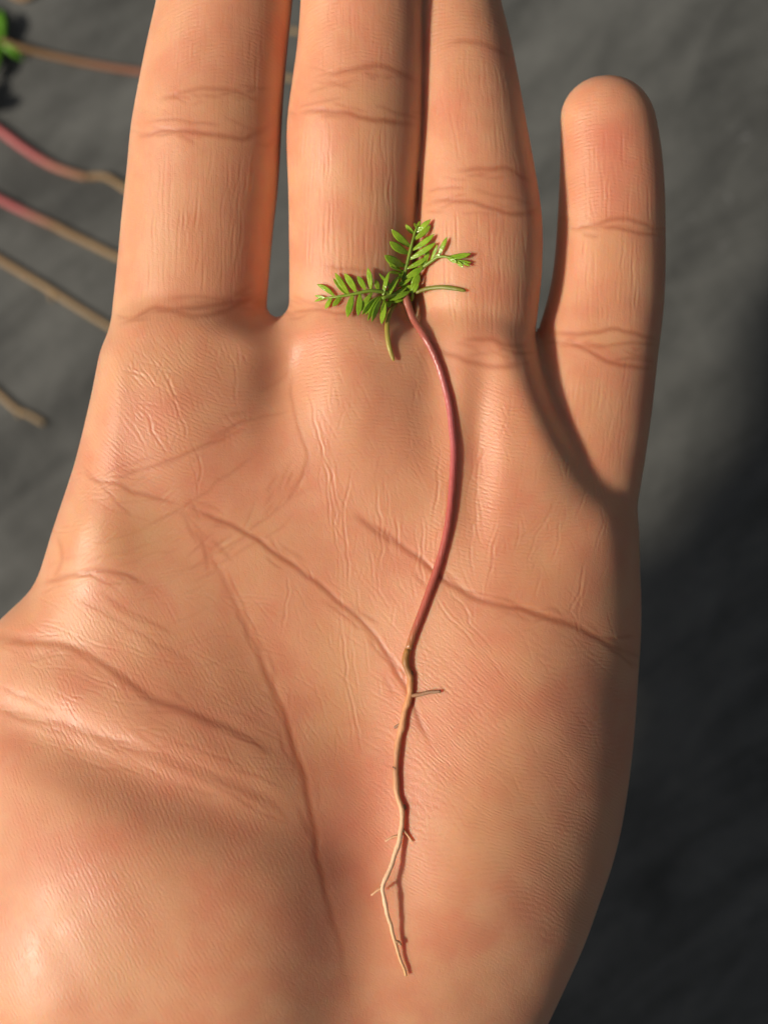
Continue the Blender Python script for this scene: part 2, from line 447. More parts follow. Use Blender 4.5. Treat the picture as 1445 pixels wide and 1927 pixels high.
# main palm lines -----------------------------------------------------------
stroke([(335, 940), (372, 1000), (405, 1060), (440, 1130), (470, 1190), (500, 1260), (530, 1330), (552, 1395), (575, 1470), (590, 1550), (604, 1640), (632, 1740), (652, 1840), (665, 1940)], .5, .95, .95, taper=.4, jit=.06)
stroke([(360, 990), (400, 1060), (440, 1140), (480, 1230), (520, 1320), (560, 1430), (590, 1560), (610, 1660)], .8, 3.4, .1, taper=.25, lip=.2)
stroke([(420, 1060), (450, 1120), (482, 1190), (512, 1260)], .25, .5, .5, jit=.06)
stroke([(345, 950), (420, 982), (480, 1012), (540, 1055), (600, 1098), (660, 1150), (700, 1190), (740, 1250), (768, 1305), (795, 1370), (820, 1425)], .75, .8, .85, taper=.12, side=.10, jit=.06)
stroke([(1200, 1242), (1150, 1212), (1090, 1182), (1020, 1156), (950, 1140), (890, 1122), (840, 1094), (780, 1045), (720, 1000), (650, 958)], .65, .9, .85, taper=.15, jit=.06)
stroke([(1190, 1235), (1100, 1185), (1000, 1150), (900, 1125), (800, 1060), (680, 975)], .6, 3.2, .1, taper=.2, lip=.2)
stroke([(660, 960), (690, 985), (720, 1010), (760, 1030)], .35, 1.0, .6, taper=.3)
stroke([(1198, 1195), (1150, 1200), (1100, 1190)], .25, .6, .5); stroke([(1195, 1260), (1170, 1235), (1140, 1215)], .25, .5, .5)
stroke([(145, 885), (180, 900), (230, 915), (290, 935), (350, 952)], .4, .7, .55, jit=.1)
stroke([(150, 870), (185, 905), (230, 950), (260, 975)], .22, .5, .4, jit=.1)
stroke([(195, 910), (250, 888), (330, 862), (400, 832), (480, 798)], .3, .55, .45, jit=.06)
stroke([(330, 862), (390, 838), (450, 800), (510, 780), (560, 770)], .2, .45, .3, jit=.06)
stroke([(250, 1000), (320, 968), (380, 930), (430, 890), (500, 850)], .22, .5, .3, jit=.1)
stroke([(370, 1060), (440, 1020), (500, 975), (550, 930), (575, 880), (580, 820)], .25, .5, .3, jit=.06)
stroke([(380, 1080), (450, 1040), (520, 1000), (560, 960)], .18, .45, .25, jit=.06)
stroke([(555, 690), (548, 740), (560, 800), (580, 860), (560, 920)], .3, .6, .35, jit=.05)
stroke([(480, 740), (520, 720), (555, 690)], .2, .6, .2)
def fray(pts, n, spread, l0, l1, dpt=.3, red=.3):
    q = catmull(np.array(pts, float), 6.0)
    for _ in range(n):
        i = random.randrange(len(q) - 2); t = q[i + 1] - q[i]; a = math.degrees(math.atan2(t[1], t[0])) + random.gauss(0, 11)
        o = random.gauss(0, spread); ln = random.uniform(l0, l1)
        x, y = q[i][0] - o * math.sin(math.radians(a)), q[i][1] + o * math.cos(math.radians(a))
        c, d = math.cos(math.radians(a)) * ln / 2, math.sin(math.radians(a)) * ln / 2
        stroke([(x - c, y - d), (x + random.uniform(-4, 4), y + random.uniform(-4, 4)), (x + c, y + d)], dpt * random.uniform(.5, 1.3), random.uniform(.4, .7), red * random.uniform(.4, 1.2), taper=.4, jit=.08)
fray([(345, 950), (405, 1060), (470, 1190), (530, 1330), (575, 1470), (595, 1580)], 34, 13, 40, 120, .22, .5)
fray([(345, 950), (480, 1012), (600, 1098), (700, 1190), (768, 1305)], 26, 12, 40, 110, .35, .4)
fray([(1190, 1235), (1090, 1182), (950, 1140), (840, 1094), (700, 985)], 30, 12, 40, 120, .35, .45)
fray([(20, 1210), (170, 1235), (290, 1315), (460, 1385)], 24, 16, 50, 140, .22, .3)
fray([(20, 1345), (220, 1402), (420, 1470), (560, 1545)], 24, 18, 50, 140, .22, .3)
fray([(80, 1100), (170, 1080), (290, 1105)], 14, 12, 40, 100, .35, .3)
fray([(195, 910), (330, 862), (480, 798)], 14, 14, 40, 110, .3, .3); fray([(370, 1060), (500, 975), (575, 880)], 18, 14, 40, 110, .3, .25)
for a, b in [((250, 255), (525, 262)), ((300, 180), (490, 180)), ((545, 212), (795, 226)), ((600, 140), (790, 150)), ((800, 380), (1015, 395)), ((850, 325), (1000, 330)), ((1058, 430), (1250, 438)), ((1030, 640), (1238, 660)), ((218, 600), (505, 568)), ((540, 588), (740, 592)), ((820, 655), (995, 675))]:
    fray([a, ((a[0] + b[0]) / 2, (a[1] + b[1]) / 2 - 4), b], 12, 9, 25, 80, .22, .4)
# fine light wrinkles running down the palm
for p in [[(672, 865), (655, 910), (645, 970), (650, 1040), (655, 1130)], [(706, 890), (712, 950), (714, 1010), (720, 1085)], [(745, 965), (748, 1010), (753, 1050)], [(792, 960), (795, 1030), (793, 1110)],
          [(578, 700), (590, 780), (612, 860), (628, 940), (638, 1020)], [(600, 820), (615, 900), (625, 1000)], [(925, 800), (902, 880), (893, 960), (900, 1000), (918, 1050)], [(895, 960), (885, 1020), (890, 1090)],
          [(942, 985), (928, 1040), (915, 1115)], [(1040, 925), (1030, 970), (1005, 1020), (990, 1060)], [(1052, 970), (1050, 1020), (1040, 1060)], [(830, 850), (822, 920), (815, 990)], [(848, 870), (840, 960), (828, 1010)],
          [(360, 820), (378, 880), (372, 930)], [(300, 690), (330, 750), (345, 800), (350, 840)], [(318, 700), (340, 760)], [(430, 660), (445, 700), (440, 740)], [(455, 665), (470, 690)],
          [(270, 770), (300, 830), (320, 860)], [(540, 1080), (545, 1130), (530, 1180)], [(640, 1150), (650, 1250), (665, 1340), (690, 1440)], [(815, 1120), (850, 1170), (900, 1220)], [(840, 1100), (880, 1160), (930, 1230)],
          [(1100, 1060), (1090, 1110), (1075, 1160)], [(960, 1020), (1000, 1000), (1040, 960)]]:
    stroke(p, .05, .17, .10, jit=.12, lip=.5, raw=True)
    for _ in range(2):
        o = (random.uniform(-22, 22), random.uniform(-40, 40)); stroke([(a + o[0], b + o[1]) for a, b in p], random.uniform(.015, .035), .16, .03, taper=.4, jit=.14, lip=.5, raw=True)
# thumb-side folds -----------------------------------------------------------
stroke([(70, 1103), (120, 1086), (170, 1076), (230, 1080), (290, 1105)], .55, .9, .45, side=-.5, jit=.05)
stroke([(108, 1000), (118, 1050), (95, 1100)], .3, .9, .4)
stroke([(185, 1110), (230, 1140), (290, 1175), (340, 1195)], .3, .7, .4, jit=.1); stroke([(200, 1130), (250, 1160), (300, 1180)], .2, .4, .3, jit=.1)
stroke([(130, 1120), (190, 1150), (250, 1185), (320, 1220), (380, 1260)], .25, .8, .3, jit=.1)
stroke([(-30, 1215), (40, 1208), (110, 1214), (170, 1235), (230, 1275), (290, 1315), (370, 1345), (460, 1385), (540, 1430)], .4, 1.2, .4, side=-.8, taper=.15, jit=.05)
stroke([(-30, 1190), (20, 1200), (60, 1212)], .6, 1.4, .5)
stroke([(-40, 1320), (40, 1345), (120, 1365), (220, 1402), (320, 1432), (420, 1470), (500, 1505), (560, 1545)], .5, 1.9, .25, side=-.8, taper=.15)
stroke([(0, 1330), (60, 1360), (140, 1385)], .3, .6, .3, jit=.1); stroke([(-10, 1285), (60, 1320), (120, 1345)], .35, .8, .3, jit=.1)
stroke([(300, 1390), (380, 1410), (470, 1450), (560, 1490)], .18, .5, .3, jit=.1); stroke([(330, 1440), (430, 1490), (520, 1540), (560, 1545)], .18, .5, .3, jit=.08)
for p in [[(300, 1180), (380, 1150), (460, 1110)], [(330, 1215), (420, 1180), (500, 1150)], [(290, 1240), (380, 1205), (470, 1195)], [(360, 1260), (440, 1235), (520, 1230)], [(330, 1130), (400, 1090), (460, 1050)],
          [(140, 1040), (220, 1010), (300, 990)], [(150, 1065), (230, 1040), (320, 1010)], [(180, 960), (260, 940), (330, 945)], [(160, 930), (220, 960), (300, 985)], [(200, 1075), (280, 1045), (350, 1030)]]:
    stroke(p, .14, .4, .15, jit=.12, lip=.5)
# wrinkles fanning towards the little-finger heel
for p in [[(800, 1200), (860, 1270), (930, 1340), (990, 1400)], [(840, 1210), (900, 1270), (960, 1330)], [(720, 1260), (760, 1330), (800, 1410)], [(870, 1200), (920, 1240), (960, 1290)], [(900, 1430), (960, 1470), (1020, 1530)]]:
    stroke(p, .12, .45, .08, jit=.1, lip=.5)
# random hairline wrinkles: along the fingers, and criss-cross on the palm
def hair(px, py, ang, ln, dpt=.04, wd=.17):
    a = math.radians(ang); dx, dy = math.cos(a) * ln / 2, math.sin(a) * ln / 2
    b = random.uniform(-.08, .08) * ln
    stroke([(px - dx, py - dy), (px + dy / ln * b, py - dx / ln * b), (px + dx, py + dy)], dpt, wd, 0.0, taper=.35, jit=.05, lip=.55, raw=True)
def scatter(n, x0, x1, y0, y1, ang, ja, l0, l1, slant=0.0, dpt=.07):
    dpt *= .38
    for _ in range(n):
        y = random.uniform(y0, y1); x = random.uniform(x0, x1) + slant * (y - (y0 + y1) / 2)
        hair(x, y, ang + random.gauss(0, ja), random.uniform(l0, l1), dpt * random.uniform(.5, 1.4))
scatter(61, 270, 480, 310, 540, 94, 2, 40, 130); scatter(28, 310, 500, 30, 150, 94, 2, 30, 80, dpt=.05)
scatter(82, 560, 745, 270, 500, 91, 1.5, 40, 130); scatter(21, 580, 760, 20, 120, 92, 3, 30, 70, dpt=.05)
scatter(72, 815, 1000, 420, 620, 88, 2, 40, 120); scatter(36, 830, 970, 130, 310, 84, 3, 30, 90, dpt=.05)
scatter(46, 1075, 1200, 460, 610, 92, 2, 30, 90); scatter(43, 1100, 1220, 250, 400, 88, 4, 30, 90); scatter(43, 1060, 1190, 700, 870, 97, 3, 40, 110)
scatter(108, 230, 480, 640, 840, 60, 25, 25, 70, dpt=.06); scatter(108, 600, 830, 640, 1100, 75, 14, 30, 90, dpt=.06)
scatter(108, 860, 1150, 760, 1180, 100, 22, 30, 90, dpt=.06); scatter(126, 120, 420, 880, 1120, -22, 14, 30, 90, dpt=.06)
scatter(162, 60, 520, 1120, 1450, 28, 16, 30, 100, dpt=.06); scatter(90, 560, 800, 1080, 1420, 65, 20, 30, 90, dpt=.05); scatter(72, 780, 1140, 1200, 1560, 50, 12, 40, 120, dpt=.04)

CREASE = Map(crease, cx0, cy0, CR); RED_SHADE = Map(np.clip(red_shade, 0, 1), cx0, cy0, CR)

# --- build the mesh, refine once, displace
def mesh_from(V, Q, name):
    m = bpy.data.meshes.new(name)
    m.vertices.add(len(V)); m.vertices.foreach_set('co', V.astype(np.float32).ravel())
    m.loops.add(len(Q) * 4); m.loops.foreach_set('vertex_index', Q.astype(np.int32).ravel())
    m.polygons.add(len(Q)); m.polygons.foreach_set('loop_start', np.arange(0, len(Q) * 4, 4, dtype=np.int32))
    m.update(calc_edges=True); m.validate()
    return m
tmp = mesh_from(V, Q, 'hand_raw')
ob = bpy.data.objects.new('tmp', tmp); S.collection.objects.link(ob)
md = ob.modifiers.new('s', 'SUBSURF'); md.levels = 1; md.render_levels = 1
dg = bpy.context.evaluated_depsgraph_get()
hand_me = bpy.data.meshes.new_from_object(ob.evaluated_get(dg))
bpy.data.objects.remove(ob); bpy.data.meshes.remove(tmp)
def refine(me, keep):
    """split the chosen quads in four; neighbours take the new edge points so nothing cracks"""
    nv = len(me.vertices); nf = len(me.polygons); ne = len(me.edges)
    c = np.empty(nv * 3, np.float32); me.vertices.foreach_get('co', c); c = c.reshape(-1, 3).astype(float)
    lv = np.empty(len(me.loops), np.int32); me.loops.foreach_get('vertex_index', lv)
    le = np.empty(len(me.loops), np.int32); me.loops.foreach_get('edge_index', le)
    ev = np.empty(ne * 2, np.int32); me.edges.foreach_get('vertices', ev); ev = ev.reshape(-1, 2)
    fv = lv.reshape(-1, 4); fe = le.reshape(-1, 4)
    m = keep(c[fv].mean(1), c, fv)
    used = np.zeros(ne, bool); used[fe[m].ravel()] = True
    eid = np.full(ne, -1, np.int64); eid[used] = nv + np.arange(used.sum())
    mid = c[ev[used]].mean(1); cen = c[fv[m]].mean(1); c0 = nv + len(mid)
    cid = c0 + np.arange(m.sum()); a = fv[m]; e = eid[fe[m]]
    sub = np.vstack([np.stack([a[:, i], e[:, i], cid, e[:, (i + 3) % 4]], 1) for i in range(4)])
    rest = ~m; touch = rest & used[fe].any(1); plain = fv[rest & ~touch]
    quads = np.vstack([sub, plain]); ng = []
    for f, ed in zip(fv[touch], fe[touch]):
        q = []
        for v, k in zip(f, ed):
            q.append(v)
            if eid[k] >= 0: q.append(eid[k])
        ng.append(q)
    allv = np.vstack([c, mid, cen])
    loops = np.concatenate([quads.ravel()] + [np.array(q) for q in ng]) if ng else quads.ravel()
    st = np.concatenate([np.arange(len(quads)) * 4, len(quads) * 4 + np.concatenate([[0], np.cumsum([len(q) for q in ng])[:-1]])]) if ng else np.arange(len(quads)) * 4
    o = bpy.data.meshes.new('hand')
    o.vertices.add(len(allv)); o.vertices.foreach_set('co', allv.astype(np.float32).ravel())
    o.loops.add(len(loops)); o.loops.foreach_set('vertex_index', loops.astype(np.int32))
    o.polygons.add(len(st)); o.polygons.foreach_set('loop_start', st.astype(np.int32))
    o.update(calc_edges=True); o.validate()
    return o
def in_view(cen, c, fv):
    nrm = np.cross(c[fv[:, 2]] - c[fv[:, 0]], c[fv[:, 3]] - c[fv[:, 1]])
    nrm /= np.linalg.norm(nrm, axis=1)[:, None] + 1e-12
    return (nrm[:, 2] > .08) & (np.abs(cen[:, 0]) < 58) & (np.abs(cen[:, 1]) < 76)
hand_me = refine(hand_me, in_view)
n = len(hand_me.vertices)
co = np.empty(n * 3, np.float32); hand_me.vertices.foreach_get('co', co); co = co.reshape(-1, 3).astype(float)
co[:, 2] += broad(co[:, 0], co[:, 1])
hand_me.vertices.foreach_set('co', co.astype(np.float32).ravel()); hand_me.update()
nm = np.empty(n * 3, np.float32); hand_me.vertex_normals.foreach_get('vector', nm); nm = nm.reshape(-1, 3)
up = np.clip((nm[:, 2] + .05) / .5, 0, 1); up = up * up * (3 - 2 * up)
X, Y = co[:, 0].copy(), co[:, 1].copy()
co += nm * (CREASE(X, Y) * up)[:, None]
# gentle flesh unevenness
un = sum(a * np.sin(X * fx + Y * fy + ph) for a, fx, fy, ph in [(.012, .9, .5, 1), (.012, -.6, .8, 2), (.06, .25, .18, .3), (.05, -.2, .31, 1.1)])
co[:, 2] += un * up
hand_me.vertices.foreach_set('co', (co * MM).astype(np.float32).ravel()); hand_me.update()
hand_me.shade_smooth()

def setattr_f(name, v):
    a = hand_me.attributes.new(name, 'FLOAT', 'POINT'); a.data.foreach_set('value', np.ascontiguousarray(v, np.float32))
setattr_f('crease', RED_SHADE(X, Y) * up)
# friction-ridge phase (mm): curved families of ridges
def dist(px, py): a, b = P2(px, py); return np.hypot(X - a, Y - b)
wob = 2.6 * np.sin(X * .16 + 1.3) * np.cos(Y * .13) + .8 * np.sin(X * .37 + Y * .29)
base = .62 * X + .78 * Y + wob
wts = []; fld = []
def reg(px, py, r, f):
    wts.append(np.exp(-(dist(px, py) / (r / PXMM)) ** 4)); fld.append(f)
reg(300, 760, 200, dist(470, 560)); reg(690, 740, 150, dist(690, 1500) ); reg(180, 1550, 420, .85 * X + .5 * Y)
reg(1000, 1500, 330, .45 * X + .9 * Y + wob); reg(950, 900, 200, dist(1000, 600))
for px, py in [(424, 40), (680, 40), (870, 10), (1140, 280)]: reg(px, py, 130, dist(px, py + 260))
best = np.full(n, .12); ph = base.copy()
for wv, fv in zip(wts, fld):
    m = wv > best; ph[m] = fv[m]; best[m] = wv[m]
rw = np.clip(best, 0.15, 1)
setattr_f('ridge', ph); setattr_f('ridge_w', rw)
fin = np.clip((P(0, 600, 0)[1] * 0 + Y - P(0, 640, 0)[1]) / 4, 0, 1)
setattr_f('finger', fin)
# blushes of the skin itself
bl = np.zeros(n)
for px, py, a, rx, ry in [(1150, 270, .9, 60, 90), (1190, 380, .4, 60, 60), (690, 1520, .6, 90, 170), (640, 1700, .5, 90, 150), (1110, 1370, .55, 70, 90), (880, 1330, .35, 90, 90), (560, 1090, .4, 90, 90),
                          (420, 560, .35, 120, 50), (500, 690, .3, 80, 80), (960, 330, .3, 90, 60), (720, 140, .4, 80, 60), (900, 800, .3, 60, 140), (300, 850, .3, 140, 90), (250, 1450, .35, 200, 70), (380, 1330, .3, 140, 60), (60, 1600, .3, 120, 80)]:
    a0, b0 = P2(px, py); bl += a * np.exp(-(((X - a0) * PXMM / rx) ** 2 + ((Y - b0) * PXMM / ry) ** 2))
setattr_f('blush', np.clip(bl, 0, 1))
sa = np.zeros(n)
for px, py, a, rx, ry in [(220, 1010, .9, 110, 60), (140, 1180, .7, 90, 40), (480, 1060, .5, 90, 60), (330, 690, .5, 100, 50), (1020, 1070, .5, 70, 70), (900, 1500, .4, 120, 120), (620, 1180, .4, 80, 90), (460, 200, .5, 50, 25), (690, 180, .5, 70, 25), (900, 360, .5, 70, 20),
                          (120, 1850, .5, 200, 100), (380, 1280, .4, 90, 60), (1140, 640, .5, 60, 15), (850, 560, .5, 40, 60), (640, 1330, .5, 60, 120), (300, 430, .4, 40, 120), (690, 400, .3, 80, 120), (1140, 480, .4, 60, 60)]:
    a0, b0 = P2(px, py); sa += a * np.exp(-(((X - a0) * PXMM / rx) ** 2 + ((Y - b0) * PXMM / ry) ** 2))
setattr_f('sallow', np.clip(sa, 0, 1))

def skin_material():
    m, nt, bs = newmat('skin'); g = NB(nt)
    c = g.coord((1000, 1000, 1000))
    mot = g.noise(c, .10, 3, .55, .4); mot2 = g.noise(c, .22, 3, .55)
    col = g.mix(g.ramp(mot, .36, .66), (0.70, 0.375, 0.228, 1), (0.69, 0.325, 0.203, 1))
    col = g.mix(g.ramp(mot2, .35, .7, 0, .35), col, (0.74, 0.44, 0.27, 1))
    col = g.mix(g.math('MULTIPLY', g.attr('blush'), .45), col, (0.62, 0.20, 0.15, 1))
    col = g.mix(g.math('MULTIPLY', g.attr('sallow'), .35), col, (0.69, 0.45, 0.23, 1))
    col = g.mix(g.math('MULTIPLY', g.attr('crease'), .68), col, (0.42, 0.12, 0.05, 1))  # redder skin in the creases, with some shade painted into the colour
    fine = g.noise(c, 2.2, 2, .5)
    col = g.mix(g.ramp(fine, .3, .75, 0, .05), col, (0.55, 0.24, 0.15, 1))
    # a few tiny dark specks
    g.set(bs.inputs['Base Color'], col)
    bs.subsurface_method = 'RANDOM_WALK'
    bs.inputs['Subsurface Weight'].default_value = 1.0
    bs.inputs['Subsurface Radius'].default_value = (1.0, 0.48, 0.30)
    bs.inputs['Subsurface Scale'].default_value = 0.0019
    bs.inputs['Subsurface Anisotropy'].default_value = 0.6
    # relief: friction ridges, pores, hairlines
    rid = g.math('SINE', g.math('MULTIPLY', g.math('ADD', g.attr('ridge'), g.math('MULTIPLY', g.noise(c, .5, 2), .8)), 2 * math.pi / .56))
    brk = g.math('MULTIPLY', g.ramp(g.noise(c, 1.3, 2), .35, .65), g.ramp(g.noise(c, .12, 2), .3, .55))
    rid = g.math('MULTIPLY', g.math('MULTIPLY', rid, brk), g.attr('ridge_w'))
    lon = g.noise(g.coord((2600, 110, 600)), 1.0, 3, .6, .2)
    lon = g.math('MULTIPLY', g.ramp(lon, .42, .72), g.attr('finger'))
    vo = g.n('ShaderNodeTexVoronoi', feature='DISTANCE_TO_EDGE'); g.set(vo.inputs['Vector'], g.coord((1500, 1000, 1000), (0, 0, .5))); vo.inputs['Scale'].default_value = 1.0
    cell = g.ramp(vo.outputs['Distance'], 0, .16)
    mic = g.noise(c, 5.0, 3, .6)
    h = g.math('ADD', g.math('MULTIPLY', rid, .014), g.math('MULTIPLY', lon, -.012))
    h = g.math('ADD', h, g.math('MULTIPLY', cell, .006))
    h = g.math('ADD', h, g.math('MULTIPLY', mic, .022))
    g.set(bs.inputs['Normal'], g.bump(h, 0.001, 1.0))
    g.set(bs.inputs['Roughness'], g.ramp(mot2, .3, .7, .40, .52))
    bs.inputs['Specular IOR Level'].default_value = 0.48
    return m
hand = link('hand', hand_me, skin_material())
hand.location = (0, 0, TABLE * MM)
tag(hand, 'open bare hand held palm up with fingers out, a seedling across its palm', 'hand')

# top height lookup of the finished skin (mm)
hz = np.full((int(150 / .5), int(120 / .5)), -40.0)
sel = nm[:, 2] > .15
ii = ((co[sel, 0] + 60) / .5).astype(int); jj = ((co[sel, 1] + 75) / .5).astype(int)
ok = (ii >= 0) & (ii < hz.shape[1]) & (jj >= 0) & (jj < hz.shape[0])
np.maximum.at(hz, (jj[ok], ii[ok]), co[sel, 2][ok])
HZ = Map(hz, -59.75, -74.75, .5)
def skin_z(x, y): return float(HZ(np.array([x]), np.array([y]))[0])

# ================================================================== PLANTS
def sweep(pts, rw, rt=None, sides=8, upv=(0, 0, 1), lump=0.0):
    """tube along pts (n,3) mm with half-width rw(n) and half-thickness rt(n)"""
    pts = np.array(pts, float); n = len(pts); rt = rw if rt is None else rt
    t = np.gradient(pts, axis=0); t /= np.linalg.norm(t, axis=1)[:, None] + 1e-9
    upv = np.array(upv, float); V = []
    for k in range(n):
        s = np.cross(t[k], upv); s /= np.linalg.norm(s) + 1e-9
        u = np.cross(s, t[k])
        for i in range(sides):
            a = 2 * math.pi * i / sides
            q = 1 + (random.uniform(-lump, lump) if lump else 0)
            V.append(pts[k] + (s * math.cos(a) * rw[k] + u * math.sin(a) * rt[k]) * q)
    F = []
    for k in range(n - 1):
        for i in range(sides):
            j = (i + 1) % sides
            F.append((k * sides + i, k * sides + j, (k + 1) * sides + j, (k + 1) * sides + i))
    V.append(pts[0] - t[0] * rw[0] * .4); V.append(pts[-1] + t[-1] * rw[-1] * .4)
    for i in range(sides):
        j = (i + 1) % sides
        F.append((len(V) - 2, j, i)); F.append((len(V) - 1, (n - 1) * sides + i, (n - 1) * sides + j))
    return V, F

def put(name, VF, mat, parent, offset, attr=None):
    V, F = VF
    m = bpy.data.meshes.new(name)
    m.from_pydata([tuple((np.array(v) - offset) * MM) for v in V], [], F)
    m.shade_smooth()
    if attr is not None:
        a = m.attributes.new('along', 'FLOAT', 'POINT'); a.data.foreach_set('value', np.array(attr, np.float32))
    return link(name, m, mat, parent)

def tube_attr(n, sides):
    v = np.repeat(np.linspace(0, 1, n), sides); return list(v) + [0, 1]

def leaf_material(name, a, b, rough=.3):
    m, nt, bs = newmat(name); g = NB(nt)
    c = g.coord((1000, 1000, 1000))
    oi = g.n('ShaderNodeObjectInfo').outputs['Random']
    col = g.mix(g.ramp(g.noise(c, .9, 3), .3, .7), a, b)
    col = g.mix(g.math('MULTIPLY', oi, .35), col, (a[0] * .55, a[1] * .7, a[2] * .5, 1))
    g.set(bs.inputs['Base Color'], col)
    bs.inputs['Roughness'].default_value = rough
    bs.inputs['Subsurface Weight'].default_value = .25
    bs.inputs['Subsurface Radius'].default_value = (.6, 1, .2); bs.inputs['Subsurface Scale'].default_value = .0005
    g.set(bs.inputs['Normal'], g.bump(g.noise(c, 4, 2), .00012, .5))
    return m
LEAF = leaf_material('leaf_green', (0.20, 0.38, 0.02, 1), (0.32, 0.52, 0.035, 1), .2)
RACH = leaf_material('leaf_stalk', (0.20, 0.32, 0.03, 1), (0.27, 0.36, 0.05, 1), .35)
COTY = leaf_material('seed_leaf_yellow', (0.42, 0.36, 0.06, 1), (0.40, 0.28, 0.07, 1), .4)
COTO = leaf_material('seed_leaf_olive', (0.28, 0.24, 0.04, 1), (0.20, 0.22, 0.025, 1), .4)

def along_material(name, stops, rough=.45, blot=.3, blotcol=(.2, .1, .05, 1), streak=True):
    m, nt, bs = newmat(name); g = NB(nt)
    r = g.n('ShaderNodeValToRGB'); nt.links.new(g.attr('along'), r.inputs[0])
    el = r.color_ramp.elements
    el[0].position, el[0].color = stops[0]; el[1].position, el[1].color = stops[-1]
    for p, cc in stops[1:-1]:
        e = el.new(p); e.color = cc
    c = g.coord((1000, 1000, 1000))
    col = g.mix(g.ramp(g.noise(c, 1.3, 4, .65), .5, .75, 0, blot), r.outputs[0], blotcol)
    g.set(bs.inputs['Base Color'], col); bs.inputs['Roughness'].default_value = rough
    bs.inputs['Subsurface Weight'].default_value = .2; bs.inputs['Subsurface Radius'].default_value = (1, .4, .3); bs.inputs['Subsurface Scale'].default_value = .0004
    g.set(bs.inputs['Normal'], g.bump(g.noise(g.coord((6000, 700, 6000)), 1.0, 3), .00012, .6))
    return m
STEM = along_material('stem_red', [(0, (.36, .12, .075, 1)), (.12, (.42, .12, .09, 1)), (.35, (.50, .13, .13, 1)), (.6, (.46, .10, .085, 1)), (.93, (.44, .11, .07, 1)), (1, (.42, .19, .07, 1))], .22, .35, (.26, .05, .045, 1))
ROOT = along_material('root_tan', [(0, (.42, .20, .05, 1)), (.05, (.30, .13, .035, 1)), (.10, (.62, .28, .11, 1)), (.25, (.70, .35, .17, 1)), (.36, (.46, .21, .10, 1)), (.45, (.70, .39, .20, 1)), (.58, (.82, .56, .35, 1)), (.75, (.84, .59, .38, 1)), (1, (.70, .43, .20, 1))], .5, .32, (.26, .12, .05, 1))
RLET = along_material('rootlet_tan', [(0, (.60, .32, .16, 1)), (1, (.72, .45, .26, 1))], .55, .3)
RLETD = along_material('rootlet_brown', [(0, (.40, .20, .10, 1)), (1, (.30, .19, .12, 1))], .6, .3)
NODE = along_material('root_scar', [(0, (.12, .05, .025, 1)), (1, (.16, .07, .03, 1))], .6, .3)

# ---- the seedling on the palm
base_xy = P2(760, 552); origin = np.array([base_xy[0], base_xy[1], 0.0])
seedling = bpy.data.objects.new('seedling', None); S.collection.objects.link(seedling)
seedling.location = W(*origin); seedling.empty_display_size = .005
tag(seedling, 'small uprooted seedling with ferny green leaves, red stem and tan root lying on the palm', 'seedling')

def lay(pts, r0, lift=0.0, sm=6, step=.5):
    """pixel path -> 3D points resting on the skin"""
    xy = catmull([P2(*p) for p in pts], step)
    z = np.array([skin_z(*q) for q in xy])
    # bridge the dips: running maximum, then smooth
    rr = 4; zm = np.array([z[max(0, i - rr):i + rr + 1].max() for i in range(len(z))])
    zz = gblur(np.maximum(z, zm - 1.8), sm * 1.6)
    return xy, np.maximum(zz, z) + r0 + lift

STEMP = [(762, 562), (775, 600), (795, 630), (812, 660), (825, 690), (836, 725), (845, 765), (850, 810), (853, 850), (851, 900), (846, 960), (838, 1010), (825, 1060), (808, 1110), (790, 1160), (778, 1190), (768, 1222)]
xy, z = lay(STEMP, .5)
t = np.linspace(0, 1, len(xy)); z += .5 * np.clip(1 - t / .12, 0, 1) ** 1.5
rs = np.interp(t, [0, .06, .5, .8, 1], [.54, .47, .47, .52, .48])
sp = np.column_stack([xy, z])
put('stem', sweep(sp, rs, rs * .95, 12, lump=.025), STEM, seedling, origin, tube_attr(len(sp), 12))
ROOTP = [(768, 1222), (763, 1240), (766, 1258), (772, 1275), (772, 1300), (766, 1325), (758, 1355), (752, 1390), (747, 1420), (745, 1450), (746, 1470), (750, 1500), (757, 1525), (757, 1550), (755, 1565), (748, 1595), (735, 1635), (720, 1670), (727, 1710), (735, 1740), (745, 1775), (752, 1800), (765, 1836)]
xy, z = lay(ROOTP, .42, sm=8, step=.35)
t = np.linspace(0, 1, len(xy)); z = z + 1.5 * np.exp(-((t - .74) / .15) ** 2)
rr = np.interp(t, [0, .06, .12, .3, .5, .62, .8, 1], [.50, .55, .50, .45, .38, .34, .29, .2])
rp = np.column_stack([xy, z]); 
